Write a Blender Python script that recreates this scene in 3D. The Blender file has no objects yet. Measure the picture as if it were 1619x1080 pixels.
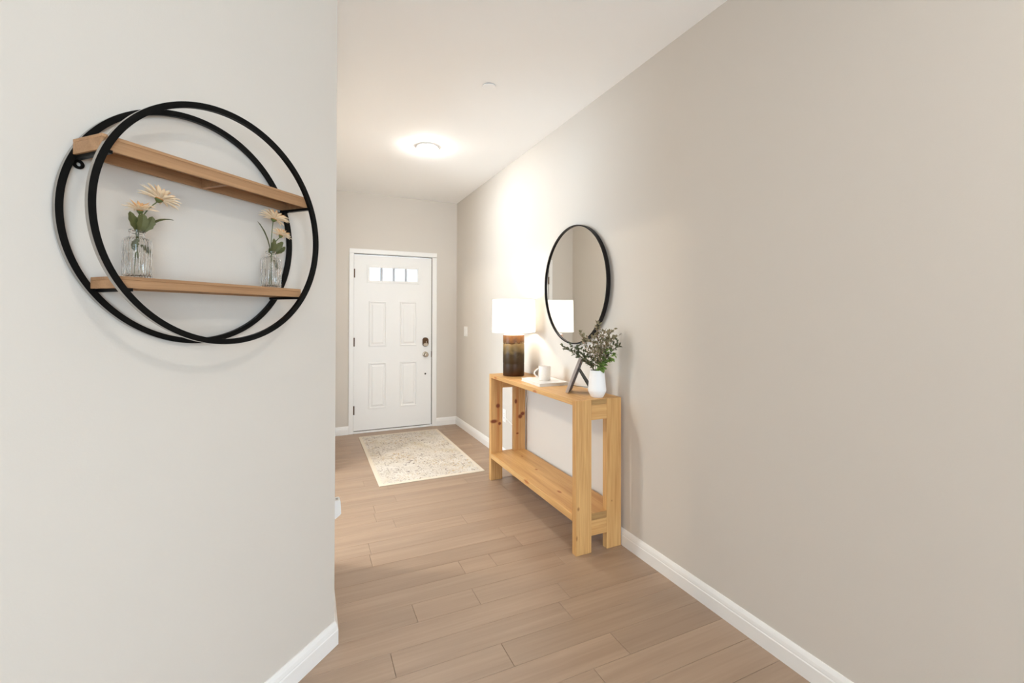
import bpy, bmesh, math, random
from mathutils import Vector, Matrix
random.seed(7)
PI = math.pi
scene = bpy.context.scene
COL = scene.collection

# ------------------------------------------------------------------ camera
def make_camera():
    W_, H_ = 1619.0, 1080.0
    f, cx, cy = 706.4963, 808.2847, 495.4474
    a, r, t = map(math.radians, (24.5092, -0.131, 0.4307))
    F = Vector((math.sin(a), math.cos(a), 0)); R = Vector((math.cos(a), -math.sin(a), 0)); U = Vector((0, 0, 1))
    F2 = F*math.cos(t) + U*math.sin(t); U2 = -F*math.sin(t) + U*math.cos(t)
    R3 = R*math.cos(r) - U2*math.sin(r); U3 = R*math.sin(r) + U2*math.cos(r)
    cam = bpy.data.cameras.new('camera'); ob = bpy.data.objects.new('camera', cam); COL.objects.link(ob)
    cam.sensor_fit = 'HORIZONTAL'; cam.sensor_width = 36.0; cam.lens = f/W_*36.0
    cam.shift_x = (W_/2 - cx)/W_; cam.shift_y = (cy - H_/2)/W_
    cam.clip_start = 0.02; cam.clip_end = 100
    m = Matrix((R3, U3, -F2)).transposed().to_4x4(); m.translation = Vector((0, 0, 1.34))
    ob.matrix_world = m
    scene.camera = ob
make_camera()

# ------------------------------------------------------------------ light set-up
SKY = 10.5            # overcast daylight outside
DOWNLIGHT = 255.0    # hall ceiling lamp lens
FILL_ROOM = 400.0    # unseen fill lamp added in the living room
ADDED_LIVING = 290.0  # unseen lamp added behind the camera
BULB = 180.0          # table lamp bulb
FILL_SIDE_ROOM = 700.0  # unseen fill lamp in the added side room
EXPOSURE = 0.40
wd = bpy.data.worlds.new('world'); scene.world = wd; wd.use_nodes = True
bg = wd.node_tree.nodes['Background']; bg.inputs[0].default_value = (0.66, 0.84, 1.0, 1); bg.inputs[1].default_value = SKY
vs = scene.view_settings
vs.view_transform = 'Standard'; vs.look = 'None'; vs.gamma = 1.0; vs.exposure = EXPOSURE; vs.use_curve_mapping = False
try:
    scene.cycles.diffuse_bounces = 8; scene.cycles.max_bounces = 14; scene.cycles.sample_clamp_indirect = 6.0
    scene.cycles.use_denoising = True
except Exception: pass

# ------------------------------------------------------------------ materials
MATS = {}
def srgb(r, g, b):
    f = lambda c: (c/255)/12.92 if c/255 <= 0.04045 else ((c/255+0.055)/1.055)**2.4
    return (f(r), f(g), f(b), 1)
def new_mat(name):
    m = bpy.data.materials.new(name); m.use_nodes = True
    nt = m.node_tree; b = nt.nodes['Principled BSDF']
    MATS[name] = m
    return m, nt, b
def N(nt, typ, **kw):
    n = nt.nodes.new(typ)
    for k, v in kw.items(): setattr(n, k, v)
    return n
def plain(name, col, rough=0.5, metal=0.0, noise=0.0, nscale=30, bump=0.0, bscale=300, spec=0.5, coat=0.0):
    m, nt, b = new_mat(name)
    b.inputs['Roughness'].default_value = rough; b.inputs['Metallic'].default_value = metal
    b.inputs['Specular IOR Level'].default_value = spec
    b.inputs['Coat Weight'].default_value = coat
    tc = N(nt, 'ShaderNodeTexCoord')
    nz = N(nt, 'ShaderNodeTexNoise'); nz.inputs['Scale'].default_value = nscale; nz.inputs['Detail'].default_value = 4
    nt.links.new(tc.outputs['Object'], nz.inputs['Vector'])
    mx = N(nt, 'ShaderNodeMix', data_type='RGBA')
    mx.inputs[6].default_value = tuple(c*(1-noise) for c in col[:3]) + (1,)
    mx.inputs[7].default_value = tuple(min(1, c*(1+noise)) for c in col[:3]) + (1,)
    nt.links.new(nz.outputs['Fac'], mx.inputs[0]); nt.links.new(mx.outputs[2], b.inputs['Base Color'])
    if bump:
        n2 = N(nt, 'ShaderNodeTexNoise'); n2.inputs['Scale'].default_value = bscale; n2.inputs['Detail'].default_value = 3
        nt.links.new(tc.outputs['Object'], n2.inputs['Vector'])
        bp = N(nt, 'ShaderNodeBump'); bp.inputs['Strength'].default_value = bump; bp.inputs['Distance'].default_value = 0.002
        nt.links.new(n2.outputs['Fac'], bp.inputs['Height']); nt.links.new(bp.outputs[0], b.inputs['Normal'])
    return m
def ramp(nt, stops):
    r = N(nt, 'ShaderNodeValToRGB'); e = r.color_ramp.elements
    while len(e) < len(stops): e.new(0.5)
    for el, (p, c) in zip(e, stops): el.position = p; el.color = c
    return r
def wood(name, dark, light, axis, rough=0.5, fine=1.0, knots=(), knotcol=None, var=0.06, coat=0.0, grain=0.35):
    """grain runs along `axis` in object space; knots = [(x,y,z,rx,ry,rz)] in object space"""
    m, nt, b = new_mat(name); L = nt.links.new
    b.inputs['Roughness'].default_value = rough; b.inputs['Coat Weight'].default_value = coat
    tc = N(nt, 'ShaderNodeTexCoord'); oi = N(nt, 'ShaderNodeObjectInfo')
    off = N(nt, 'ShaderNodeVectorMath', operation='SCALE'); off.inputs[3].default_value = 37.0
    cmb = N(nt, 'ShaderNodeCombineXYZ')
    for i in range(3): L(oi.outputs['Random'], cmb.inputs[i])
    L(cmb.outputs[0], off.inputs[0])
    add = N(nt, 'ShaderNodeVectorMath', operation='ADD'); L(tc.outputs['Object'], add.inputs[0]); L(off.outputs[0], add.inputs[1])
    mp = N(nt, 'ShaderNodeMapping')
    sc = [22*fine]*3; sc['XYZ'.index(axis)] = 1.3*fine
    mp.inputs['Scale'].default_value = sc; L(add.outputs[0], mp.inputs['Vector'])
    n1 = N(nt, 'ShaderNodeTexNoise'); n1.inputs['Scale'].default_value = 1.0; n1.inputs['Detail'].default_value = 5; n1.inputs['Distortion'].default_value = 0.6
    L(mp.outputs[0], n1.inputs['Vector'])
    mp2 = N(nt, 'ShaderNodeMapping'); sc2 = [160*fine]*3; sc2['XYZ'.index(axis)] = 5*fine
    mp2.inputs['Scale'].default_value = sc2; L(add.outputs[0], mp2.inputs['Vector'])
    n2 = N(nt, 'ShaderNodeTexNoise'); n2.inputs['Scale'].default_value = 1.0; n2.inputs['Detail'].default_value = 3
    L(mp2.outputs[0], n2.inputs['Vector'])
    mm = N(nt, 'ShaderNodeMix', data_type='FLOAT'); mm.inputs[0].default_value = grain
    L(n1.outputs['Fac'], mm.inputs[2]); L(n2.outputs['Fac'], mm.inputs[3])
    rp = ramp(nt, [(0.32, dark), (0.68, light)]); L(mm.outputs[0], rp.inputs[0])
    col = rp.outputs[0]
    # board-to-board variation
    mr = N(nt, 'ShaderNodeMapRange'); mr.inputs[3].default_value = 1-var; mr.inputs[4].default_value = 1+var
    L(oi.outputs['Random'], mr.inputs[0])
    sc_ = N(nt, 'ShaderNodeVectorMath', operation='SCALE'); L(col, sc_.inputs[0]); L(mr.outputs[0], sc_.inputs[3]); col = sc_.outputs[0]
    for (kx, ky, kz, rx, ry, rz, *kc) in knots:
        s = N(nt, 'ShaderNodeVectorMath', operation='SUBTRACT'); L(tc.outputs['Object'], s.inputs[0]); s.inputs[1].default_value = (kx, ky, kz)
        d = N(nt, 'ShaderNodeVectorMath', operation='DIVIDE'); L(s.outputs[0], d.inputs[0]); d.inputs[1].default_value = (rx, ry, rz)
        ln = N(nt, 'ShaderNodeVectorMath', operation='LENGTH'); L(d.outputs[0], ln.inputs[0])
        k = N(nt, 'ShaderNodeMapRange'); k.inputs[1].default_value = 0.1 if kc else 0.55; k.inputs[2].default_value = 1.15; k.inputs[3].default_value = 1; k.inputs[4].default_value = 0
        L(ln.outputs['Value'], k.inputs[0])
        mk = N(nt, 'ShaderNodeMix', data_type='RGBA'); L(k.outputs[0], mk.inputs[0]); L(col, mk.inputs[6]); mk.inputs[7].default_value = kc[0] if kc else (knotcol or srgb(120, 55, 15))
        col = mk.outputs[2]
    L(col, b.inputs['Base Color'])
    bp = N(nt, 'ShaderNodeBump'); bp.inputs['Strength'].default_value = 0.12; bp.inputs['Distance'].default_value = 0.001
    L(mm.outputs[0], bp.inputs['Height']); L(bp.outputs[0], b.inputs['Normal'])
    return m
def emit(name, col, strength):
    m, nt, b = new_mat(name)
    b.inputs['Base Color'].default_value = (0.9, 0.9, 0.9, 1)
    b.inputs['Emission Color'].default_value = col; b.inputs['Emission Strength'].default_value = strength
    return m
def glass(name, col=(1, 1, 1, 1), rough=0.0, ior=1.45):
    m, nt, b = new_mat(name)
    b.inputs['Base Color'].default_value = col; b.inputs['Roughness'].default_value = rough
    b.inputs['IOR'].default_value = ior; b.inputs['Transmission Weight'].default_value = 1.0
    return m

M_WALL = plain('wall_paint', (0.648, 0.604, 0.548, 1), 0.85, noise=0.012, nscale=2.5, bump=0.10, bscale=260, spec=0.25)
M_CEIL = plain('ceiling_paint', (0.93, 0.93, 0.925, 1), 0.9, noise=0.008, nscale=2, bump=0.06, bscale=220, spec=0.2)
M_TRIM = plain('trim_paint', (0.86, 0.85, 0.83, 1), 0.35, noise=0.01)
M_DOOR = plain('door_paint', (0.85, 0.84, 0.82, 1), 0.4, noise=0.01, bump=0.03, bscale=120)
M_BLACK = plain('black_metal', (0.004, 0.0038, 0.0036, 1), 0.4, metal=0.0, noise=0.2, spec=0.12)
M_RIM = plain('highlight_edge', (0.42, 0.40, 0.38, 1), 0.22, metal=1.0, noise=0.15)  # paler metal standing for a daylight highlight
M_BRONZE = plain('dark_bronze', (0.10, 0.055, 0.03, 1), 0.32, metal=1.0, noise=0.2, nscale=60)
M_NICKEL = plain('antique_nickel', (0.52, 0.45, 0.36, 1), 0.25, metal=1.0, noise=0.1)
M_FRAMEB = plain('mirror_frame_black', (0.009, 0.0065, 0.006, 1), 0.4, noise=0.2, spec=0.15)
M_WHITEPL = plain('white_plastic', (0.84, 0.83, 0.81, 1), 0.35, noise=0.01)
M_SLOT = plain('dark_slot', (0.03, 0.028, 0.026, 1), 0.6, noise=0.1)
M_GREYPL = plain('grey_plastic', (0.28, 0.28, 0.27, 1), 0.5, noise=0.1)
M_RUBBER = plain('grey_weatherstrip', (0.16, 0.14, 0.12, 1), 0.7, noise=0.1)
M_FLOOR = wood('floor_wood', srgb(148, 123, 102), srgb(170, 145, 122), 'X', rough=0.44, fine=0.55, var=0.06)
M_FLOOR.node_tree.nodes['Principled BSDF'].inputs['Specular IOR Level'].default_value = 1.0
M_GROOVE = plain('floor_groove', srgb(62, 45, 33), 0.7, noise=0.15)
PINE_D, PINE_L = srgb(178, 128, 72), srgb(216, 172, 112)
M_OAK = wood('shelf_wood', srgb(146, 108, 74), srgb(178, 138, 100), 'X', rough=0.55, fine=1.6, var=0.03)

# ------------------------------------------------------------------ mesh helpers
def finish(name, bm, mat, parent=None, smooth=False, loc=None, rotz=None):
    bmesh.ops.recalc_face_normals(bm, faces=bm.faces)
    me = bpy.data.meshes.new(name); bm.to_mesh(me); bm.free()
    me.materials.append(mat)
    if smooth:
        for p in me.polygons: p.use_smooth = True
    o = bpy.data.objects.new(name, me); COL.objects.link(o)
    if loc is not None: o.location = loc
    if rotz is not None: o.rotation_euler = (0, 0, rotz)
    if parent: o.parent = parent
    return o
def auto_smooth(o, ang=35):
    me = o.data
    for p in me.polygons: p.use_smooth = True
    try: me.set_sharp_from_angle(angle=math.radians(ang))
    except Exception: pass
    return o
def tag(o, label=None, cat=None, group=None, kind=None):
    if label: o['label'] = label
    if cat: o['category'] = cat
    if group: o['group'] = group
    if kind: o['kind'] = kind
    return o
def empty(name, loc, rotz=0):
    o = bpy.data.objects.new(name, None); COL.objects.link(o); o.location = loc; o.rotation_euler = (0, 0, rotz)
    o.empty_display_size = 0.05
    return o
def box(bm, x0, x1, y0, y1, z0, z1, bev=0.0):
    v = [bm.verts.new((x, y, z)) for x in (x0, x1) for y in (y0, y1) for z in (z0, z1)]
    fs = [bm.faces.new([v[i] for i in q]) for q in ((0, 1, 3, 2), (4, 6, 7, 5), (0, 4, 5, 1), (2, 3, 7, 6), (0, 2, 6, 4), (1, 5, 7, 3))]
    if bev:
        es = list({e for f in fs for e in f.edges})
        bmesh.ops.bevel(bm, geom=es, offset=bev, segments=1, affect='EDGES', profile=0.5)
    return bm
def B(*a, bev=0.0):
    bm = bmesh.new(); box(bm, *a, bev=bev); return bm
def prism(bm, pts, z0, z1, bev=0.0):
    lo = [bm.verts.new((x, y, z0)) for x, y in pts]; hi = [bm.verts.new((x, y, z1)) for x, y in pts]
    n = len(pts); fs = [bm.faces.new(lo[::-1]), bm.faces.new(hi)]
    for i in range(n): fs.append(bm.faces.new((lo[i], lo[(i+1) % n], hi[(i+1) % n], hi[i])))
    if bev:
        bmesh.ops.recalc_face_normals(bm, faces=fs)
        bmesh.ops.bevel(bm, geom=list({e for f in fs for e in f.edges}), offset=bev, segments=1, affect='EDGES', profile=0.5)
    return bm
def lathe(bm, prof, seg=48, mod=None, closed=False):
    """prof: (r, z) list around Z. mod(ang, r, z)->(x, y) optional"""
    rings = []
    for r, z in prof:
        if r < 1e-6: rings.append([bm.verts.new((0, 0, z))]); continue
        rg = []
        for i in range(seg):
            a = 2*PI*i/seg
            x, y = mod(a, r, z) if mod else (r*math.cos(a), r*math.sin(a))
            rg.append(bm.verts.new((x, y, z)))
        rings.append(rg)
    prs = list(zip(rings, rings[1:]))
    if closed: prs.append((rings[-1], rings[0]))
    for a, b in prs:
        if len(a) == 1 and len(b) == 1: continue
        for i in range(seg):
            j = (i+1) % seg
            if len(a) == 1: bm.faces.new((a[0], b[i], b[j]))
            elif len(b) == 1: bm.faces.new((a[i], b[0], a[j]))
            else: bm.faces.new((a[i], b[i], b[j], a[j]))
    return bm
def tube(bm, pts, radii, seg=8, cap=True):
    pts = [Vector(p) for p in pts]; n = len(pts)
    if not hasattr(radii, '__len__'): radii = [radii]*n
    prev = None; rings = []
    for i, p in enumerate(pts):
        t = (pts[min(i+1, n-1)] - pts[max(i-1, 0)]).normalized()
        if prev is None:
            up = Vector((0, 0, 1)) if abs(t.z) < 0.9 else Vector((1, 0, 0))
            nx = t.cross(up).normalized()
        else:
            nx = (prev - t*prev.dot(t)).normalized()
        prev = nx; ny = t.cross(nx)
        rings.append([bm.verts.new(p + (nx*math.cos(2*PI*k/seg) + ny*math.sin(2*PI*k/seg))*radii[i]) for k in range(seg)])
    for a, b in zip(rings, rings[1:]):
        for k in range(seg): bm.faces.new((a[k], a[(k+1) % seg], b[(k+1) % seg], b[k]))
    if cap: bm.faces.new(rings[0][::-1]); bm.faces.new(rings[-1])
    return bm
def bez(p0, p1, p2, n=10):
    p0, p1, p2 = Vector(p0), Vector(p1), Vector(p2)
    return [p0*(1-t)**2 + p1*2*t*(1-t) + p2*t*t for t in [i/(n-1) for i in range(n)]]
def leaf(bm, base, tip, width, bend=(0, 0, 0), face=(0, 0, 1), n=7, jag=0.0, thick=0.0006):
    base, tip, bend, face = Vector(base), Vector(tip), Vector(bend), Vector(face)
    pts = bez(base, (base+tip)/2 + bend, tip, n)
    top, bot = [], []
    for i, p in enumerate(pts):
        t = i/(n-1)
        tg = (pts[min(i+1, n-1)] - pts[max(i-1, 0)]).normalized()
        sd = tg.cross(face); sd = sd.normalized() if sd.length > 1e-5 else Vector((1, 0, 0))
        nr = sd.cross(tg).normalized()
        w = width*0.5*(math.sin(PI*min(1, t*0.94+0.05))**0.75)*(1+(jag if i % 2 else -jag))
        if i == n-1: w *= 0.15
        for lst, s in ((top, thick), (bot, -thick)):
            lst.append([bm.verts.new(p - sd*w + nr*(s + w*0.25)), bm.verts.new(p + nr*s), bm.verts.new(p + sd*w + nr*(s + w*0.25))])
    for i in range(n-1):
        for k in range(2):
            bm.faces.new((top[i][k], top[i][k+1], top[i+1][k+1], top[i+1][k]))
            bm.faces.new((bot[i][k], bot[i+1][k], bot[i+1][k+1], bot[i][k+1]))
        bm.faces.new((top[i][0], top[i+1][0], bot[i+1][0], bot[i][0])); bm.faces.new((top[i][2], bot[i][2], bot[i+1][2], top[i+1][2]))
    return bm
def struct(name, bm, mat, parent=None, label=None):
    o = finish(name, bm, mat, parent)
    if not parent: o['kind'] = 'structure'
    if label: o['label'] = label
    return o

# ------------------------------------------------------------------ the room
XR, YD, H, XL = 1.702, 5.382, 2.758, 0.106
C45 = -1.8643                       # the angled wall lies on X - Y = C45
A45 = (XL, XL - C45); B45 = (-1.10, -1.10 - C45)
YB = -4.2; XLIV = -4.0              # the living room behind the camera
struct('wall_right', B(XR, XR+0.12, YB-0.12, YD+0.14, 0, H), M_WALL)
OY0, OY1, OZ = 2.62, 4.10, 2.40       # opening to an unseen side room, both added to light the hall
bm = bmesh.new(); prism(bm, [A45, (XL, OY0), (XL-0.12, OY0), (XL-0.12, A45[1]+0.05)], 0, H)
box(bm, XL-0.12, XL, OY1, YD, 0, H); box(bm, XL-0.12, XL, OY0, OY1, OZ, H)
struct('wall_left', bm, M_WALL)
DRX = -3.0
struct('wall_added_near', B(DRX-0.12, XL-0.12, 2.06, 2.18, 0, H), M_WALL)  # walls of the unseen room added to light the hall
struct('wall_added_far', B(DRX-0.12, XL-0.12, 4.70, 4.82, 0, H), M_WALL)
bm = bmesh.new(); DW = (2.50, 4.40, 0.60, 2.40)
box(bm, DRX-0.12, DRX, 2.18, DW[0], 0, H); box(bm, DRX-0.12, DRX, DW[1], 4.70, 0, H); box(bm, DRX-0.12, DRX, DW[0], DW[1], 0, DW[2]); box(bm, DRX-0.12, DRX, DW[0], DW[1], DW[3], H)
struct('wall_added_side', bm, M_WALL)
pl = bpy.data.lights.new('daylight_portal', 'AREA'); pl.shape = 'RECTANGLE'; pl.size = DW[3]-DW[2]; pl.size_y = DW[1]-DW[0]; pl.cycles.is_portal = True
po = bpy.data.objects.new('daylight_portal', pl); COL.objects.link(po); po.location = (DRX-0.1, (DW[0]+DW[1])/2, (DW[2]+DW[3])/2); po.rotation_euler = (0, -PI/2, 0)
bm = bmesh.new(); fw = 0.05; xa, xb = DRX-0.09, DRX-0.03
box(bm, xa, xb, DW[0], DW[0]+fw, DW[2], DW[3]); box(bm, xa, xb, DW[1]-fw, DW[1], DW[2], DW[3])
box(bm, xa, xb, DW[0]+fw, DW[1]-fw, DW[2], DW[2]+fw); box(bm, xa, xb, DW[0]+fw, DW[1]-fw, DW[3]-fw, DW[3])
struct('window_3', bm, M_TRIM)  # unseen window added to let fill daylight into the hall
bm = bmesh.new(); prism(bm, [A45, (XL-0.12, A45[1]+0.05), (B45[0]-0.05, B45[1]+0.12), B45], 0, H)
struct('wall_angled', bm, M_WALL)
struct('wall_living', B(XLIV, B45[0], B45[1], B45[1]+0.12, 0, H), M_WALL)
struct('wall_side', B(XLIV-0.12, XLIV, YB-0.12, B45[1]+0.12, 0, H), M_WALL)
# wall with the front door opening
DX0, DX1, DZ1 = 0.470, 1.397, 2.072
bm = bmesh.new()
box(bm, XL-0.12, DX0, YD, YD+0.14, 0, H); box(bm, DX1, XR, YD, YD+0.14, 0, H); box(bm, DX0, DX1, YD, YD+0.14, DZ1, H)
struct('wall_front', bm, M_WALL)
# wall behind the camera with two tall window openings
W1 = (-0.95, 0.25, 0.10, 2.45); W2 = (0.35, 1.55, 0.10, 2.45)
bm = bmesh.new()
xs = [XLIV-0.12, W1[0], W1[1], W2[0], W2[1], XR]
for i in (0, 2, 4): box(bm, xs[i], xs[i+1], YB-0.14, YB, 0, H)
for w in (W1, W2):
    box(bm, w[0], w[1], YB-0.14, YB, 0, w[2]); box(bm, w[0], w[1], YB-0.14, YB, w[3], H)
struct('wall_back', bm, M_WALL)
for i, w in enumerate((W1, W2)):
    bm = bmesh.new(); fw = 0.05
    box(bm, w[0], w[0]+fw, YB-0.1, YB-0.03, w[2], w[3]); box(bm, w[1]-fw, w[1], YB-0.1, YB-0.03, w[2], w[3])
    box(bm, w[0]+fw, w[1]-fw, YB-0.1, YB-0.03, w[2], w[2]+fw); box(bm, w[0]+fw, w[1]-fw, YB-0.1, YB-0.03, w[3]-fw, w[3])
    mid = (w[0]+w[1])/2; box(bm, mid-0.025, mid+0.025, YB-0.1, YB-0.03, w[2]+fw, w[3]-fw)
    struct('window_%d' % (i+1), bm, M_TRIM)
    pl = bpy.data.lights.new('daylight_portal', 'AREA'); pl.shape = 'RECTANGLE'; pl.size = w[1]-w[0]; pl.size_y = w[3]-w[2]
    pl.cycles.is_portal = True
    po = bpy.data.objects.new('daylight_portal', pl); COL.objects.link(po)
    po.location = ((w[0]+w[1])/2, YB-0.12, (w[2]+w[3])/2); po.rotation_euler = (PI/2, 0, 0)
struct('ceiling', B(XLIV-0.12, XR+0.12, YB-0.14, YD+0.14, H, H+0.12), M_CEIL)

# floor slab with single planks laid across the hall
floor = struct('floor', B(XLIV-0.12, XR+0.12, YB-0.14, YD+0.14, -0.10, -0.004), M_GROOVE)
PW, PY0 = 0.133, 1.56
JOINTS = {0: [0.729], 1: [0.307], 3: [0.448, 0.742], 5: [0.757, 0.936], 7: [1.11], 8: [0.333], 13: [0.596], 2: [1.15], 4: [-0.2, 1.28], 6: [0.12], 9: [0.95], 10: [0.52]}
k0 = int(math.floor((0.10-PY0)/PW)); k1 = int(math.ceil((YD-PY0)/PW))
for k in range(k0, k1):
    ya = PY0 + k*PW; yb = min(ya+PW, YD)
    xa = -0.95 if ya < 1.95 else XL
    js = list(JOINTS.get(k, []))
    lo = min(js) if js else random.uniform(0.3, 1.3); hi = max(js) if js else lo
    if not js: js = [lo]
    x = lo
    while True:
        x -= random.uniform(0.75, 1.35)
        if x < xa+0.08: break
        js.append(x)
    x = hi
    while True:
        x += random.uniform(0.75, 1.35)
        if x > XR-0.08: break
        js.append(x)
    ed = [xa] + sorted(j for j in js if xa+0.05 < j < XR-0.05) + [XR]
    for x0, x1 in zip(ed, ed[1:]):
        g = 0.0006; bv = 0.0010; xm, ym = (x0+x1)/2, (ya+yb)/2
        hx, hy = (x1-x0)/2-g, (yb-ya)/2-g
        bm = bmesh.new()
        lowv = [bm.verts.new((sx*hx, sy*hy, 0)) for sx, sy in ((-1, -1), (1, -1), (1, 1), (-1, 1))]
        midv = [bm.verts.new((sx*hx, sy*hy, 0.0039-bv)) for sx, sy in ((-1, -1), (1, -1), (1, 1), (-1, 1))]
        topv = [bm.verts.new((sx*(hx-bv), sy*(hy-bv), 0.0039)) for sx, sy in ((-1, -1), (1, -1), (1, 1), (-1, 1))]
        bm.faces.new(topv)
        for i in range(4):
            j = (i+1) % 4
            bm.faces.new((lowv[i], lowv[j], midv[j], midv[i])); bm.faces.new((midv[i], midv[j], topv[j], topv[i]))
        finish('plank', bm, M_FLOOR, floor, loc=(xm, ym, -0.0039))
yl = PY0 + k0*PW
bm = bmesh.new(); box(bm, XLIV, XR, YB, yl-0.001, -0.0039, 0)
box(bm, XLIV, -0.951, yl, B45[1], -0.0039, 0)
box(bm, -2.99, XL-0.001, 2.19, 4.69, -0.0039, 0)
finish('plank_field', bm, M_FLOOR, floor)['kind'] = 'stuff'

# baseboards: extruded moulding profile
def baseboard(name, p0, p1, nrm, ext0=0.0, ext1=0.0):
    p0, p1, nrm = Vector((*p0, 0)), Vector((*p1, 0)), Vector((*nrm, 0)).normalized()
    d = (p1-p0).normalized()
    prof = [(0, 0), (0.016, 0), (0.016, 0.058), (0.0135, 0.062), (0.0135, 0.066), (0.011, 0.078), (0.006, 0.090), (0.004, 0.094), (0, 0.094)]
    bm = bmesh.new(); ra, rb = [], []
    for o_, z in prof:
        ra.append(bm.verts.new(p0 + nrm*o_ - d*ext0*o_ + Vector((0, 0, z)))); rb.append(bm.verts.new(p1 + nrm*o_ + d*ext1*o_ + Vector((0, 0, z))))
    n = len(prof)
    for i in range(n): bm.faces.new((ra[i], ra[(i+1) % n], rb[(i+1) % n], rb[i]))
    bm.faces.new(ra[::-1]); bm.faces.new(rb)
    return struct(name, bm, M_TRIM)
CX0, CX1 = 0.428, 1.444
baseboard('baseboard_right', (XR, YB), (XR, YD), (-1, 0), 0, -1)
baseboard('baseboard_front', (CX1, YD), (XR, YD), (0, -1), 0, -1)
baseboard('baseboard_front', (XL, YD), (CX0, YD), (0, -1), -1, 0)
baseboard('baseboard_left', A45, (XL, OY0), (1, 0), math.tan(PI/8), 0)
baseboard('baseboard_left', (XL, OY1), (XL, YD), (1, 0), 0, -1)
baseboard('baseboard_angled', B45, A45, (1, -1), 0, math.tan(PI/8))

# ------------------------------------------------------------------ front door
# casing
tr = empty('trim_1', (CX0, YD, 0)); tr['kind'] = 'structure'
def casing(name, x0, x1, z0, z1, side):
    bm = bmesh.new()
    box(bm, x0-CX0, x1-CX0, -0.016, 0, z0, z1, bev=0.003)
    return finish(name, bm, M_TRIM, tr)
casing('casing_side', CX0, CX0+0.051, 0, 2.062, 0); casing('casing_side', CX1-0.056, CX1, 0, 2.058, 1); casing('casing_head', CX0, CX1, 2.0625, 2.115, 2)
bm = bmesh.new()
box(bm, 0.470-CX0, 0.4775-CX0, 0, 0.13, 0, 2.065); box(bm, 1.3885-CX0, 1.396-CX0, 0, 0.13, 0, 2.065); box(bm, 0.4775-CX0, 1.3885-CX0, 0, 0.13, 2.0605, 2.0715)
finish('jamb', bm, M_TRIM, tr)
bm = bmesh.new()
box(bm, 0.478-CX0, 1.388-CX0, 0.002, 0.012, 2.0512, 2.0603); box(bm, 1.3815-CX0, 1.3884-CX0, 0.003, 0.014, 0.022, 2.051); box(bm, 0.4777-CX0, 0.4812-CX0, 0.004, 0.014, 0.022, 2.051)
finish('weatherstrip', bm, M_RUBBER, tr)
bm = bmesh.new(); box(bm, 0.478-CX0, 1.388-CX0, -0.012, 0.11, 0, 0.020, bev=0.004)
finish('threshold', bm, M_TRIM, tr)
door = empty('door_1', (0.482, YD+0.006, 0.030)); door['kind'] = 'structure'
DWd, DHt = 0.899, 2.020
WX0, WX1, WZ0, WZ1 = 0.163, 0.733, 1.722, 1.882
bm = bmesh.new()
box(bm, 0, WX0, 0, 0.044, 0, DHt); box(bm, WX1, DWd, 0, 0.044, 0, DHt); box(bm, WX0, WX1, 0, 0.044, 0, WZ0); box(bm, WX0, WX1, 0, 0.044, WZ1, DHt)
bmesh.ops.remove_doubles(bm, verts=bm.verts, dist=1e-5)
leafd = finish('door_leaf', bm, M_DOOR, door)
bm = bmesh.new(); box(bm, 0.004, DWd-0.004, 0.003, 0.04, -0.009, -0.0005); finish('door_sweep', bm, M_RUBBER, door)
def panel(x0, x1, z0, z1):
    prof = [(0, 0.0), (0.004, 0.010), (0.013, 0.010), (0.021, 0.001), (0.030, 0.0007), (0.046, 0.009)]
    bm = bmesh.new(); prev = None
    for ins, hgt in prof:
        r = [bm.verts.new((x, -hgt, z)) for x, z in ((x0+ins, z0+ins), (x1-ins, z0+ins), (x1-ins, z1-ins), (x0+ins, z1-ins))]
        if prev:
            for i in range(4): bm.faces.new((prev[i], prev[(i+1) % 4], r[(i+1) % 4], r[i]))
        prev = r
    bm.faces.new(prev)
    finish('panel', bm, M_DOOR, leafd)
for z0, z1 in ((0.960, 1.486), (0.238, 0.772)):
    panel(0.164, 0.366, z0, z1); panel(0.520, 0.722, z0, z1)
# glazed strip of four panes
bm = bmesh.new(); q = 0.022
for s in (-1,):
    box(bm, WX0-q, WX0+0.006, -0.008, 0.0, WZ0-q, WZ1+q, bev=0.002); box(bm, WX1-0.006, WX1+q, -0.008, 0, WZ0-q, WZ1+q, bev=0.002)
    box(bm, WX0+0.006, WX1-0.006, -0.008, 0, WZ1-0.006, WZ1+q, bev=0.002); box(bm, WX0+0.006, WX1-0.006, -0.008, 0, WZ0-q, WZ0+0.006, bev=0.002)
wf = finish('window_frame', bm, M_DOOR, door)
m, nt, b_ = new_mat('dimming_pane')
tb = N(nt, 'ShaderNodeBsdfTransparent'); tb.inputs[0].default_value = (0.40, 0.38, 0.36, 1); gb = N(nt, 'ShaderNodeBsdfGlossy'); gb.inputs['Roughness'].default_value = 0.02  # pane tint darkened to dim the sky seen through it
mxs = N(nt, 'ShaderNodeMixShader'); mxs.inputs[0].default_value = 0.06
nt.links.new(tb.outputs[0], mxs.inputs[1]); nt.links.new(gb.outputs[0], mxs.inputs[2])
nt.links.new(mxs.outputs[0], nt.nodes['Material Output'].inputs[0]); M_PANE = m
M_CAME = plain('grey_muntin', (0.50, 0.52, 0.56, 1), 0.5, noise=0.03)
pw = (WX1-WX0)/4
for i in range(4):
    bm = bmesh.new(); box(bm, WX0+i*pw+0.0005, WX0+(i+1)*pw-0.0005, 0.012, 0.016, WZ0+0.002, WZ1-0.002); finish('pane', bm, M_PANE, wf)
for i in range(1, 4):
    bm = bmesh.new(); box(bm, WX0+i*pw-0.012, WX0+i*pw+0.012, 0.002, 0.03, WZ0, WZ1, bev=0.002); finish('muntin', bm, M_CAME, wf)
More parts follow.
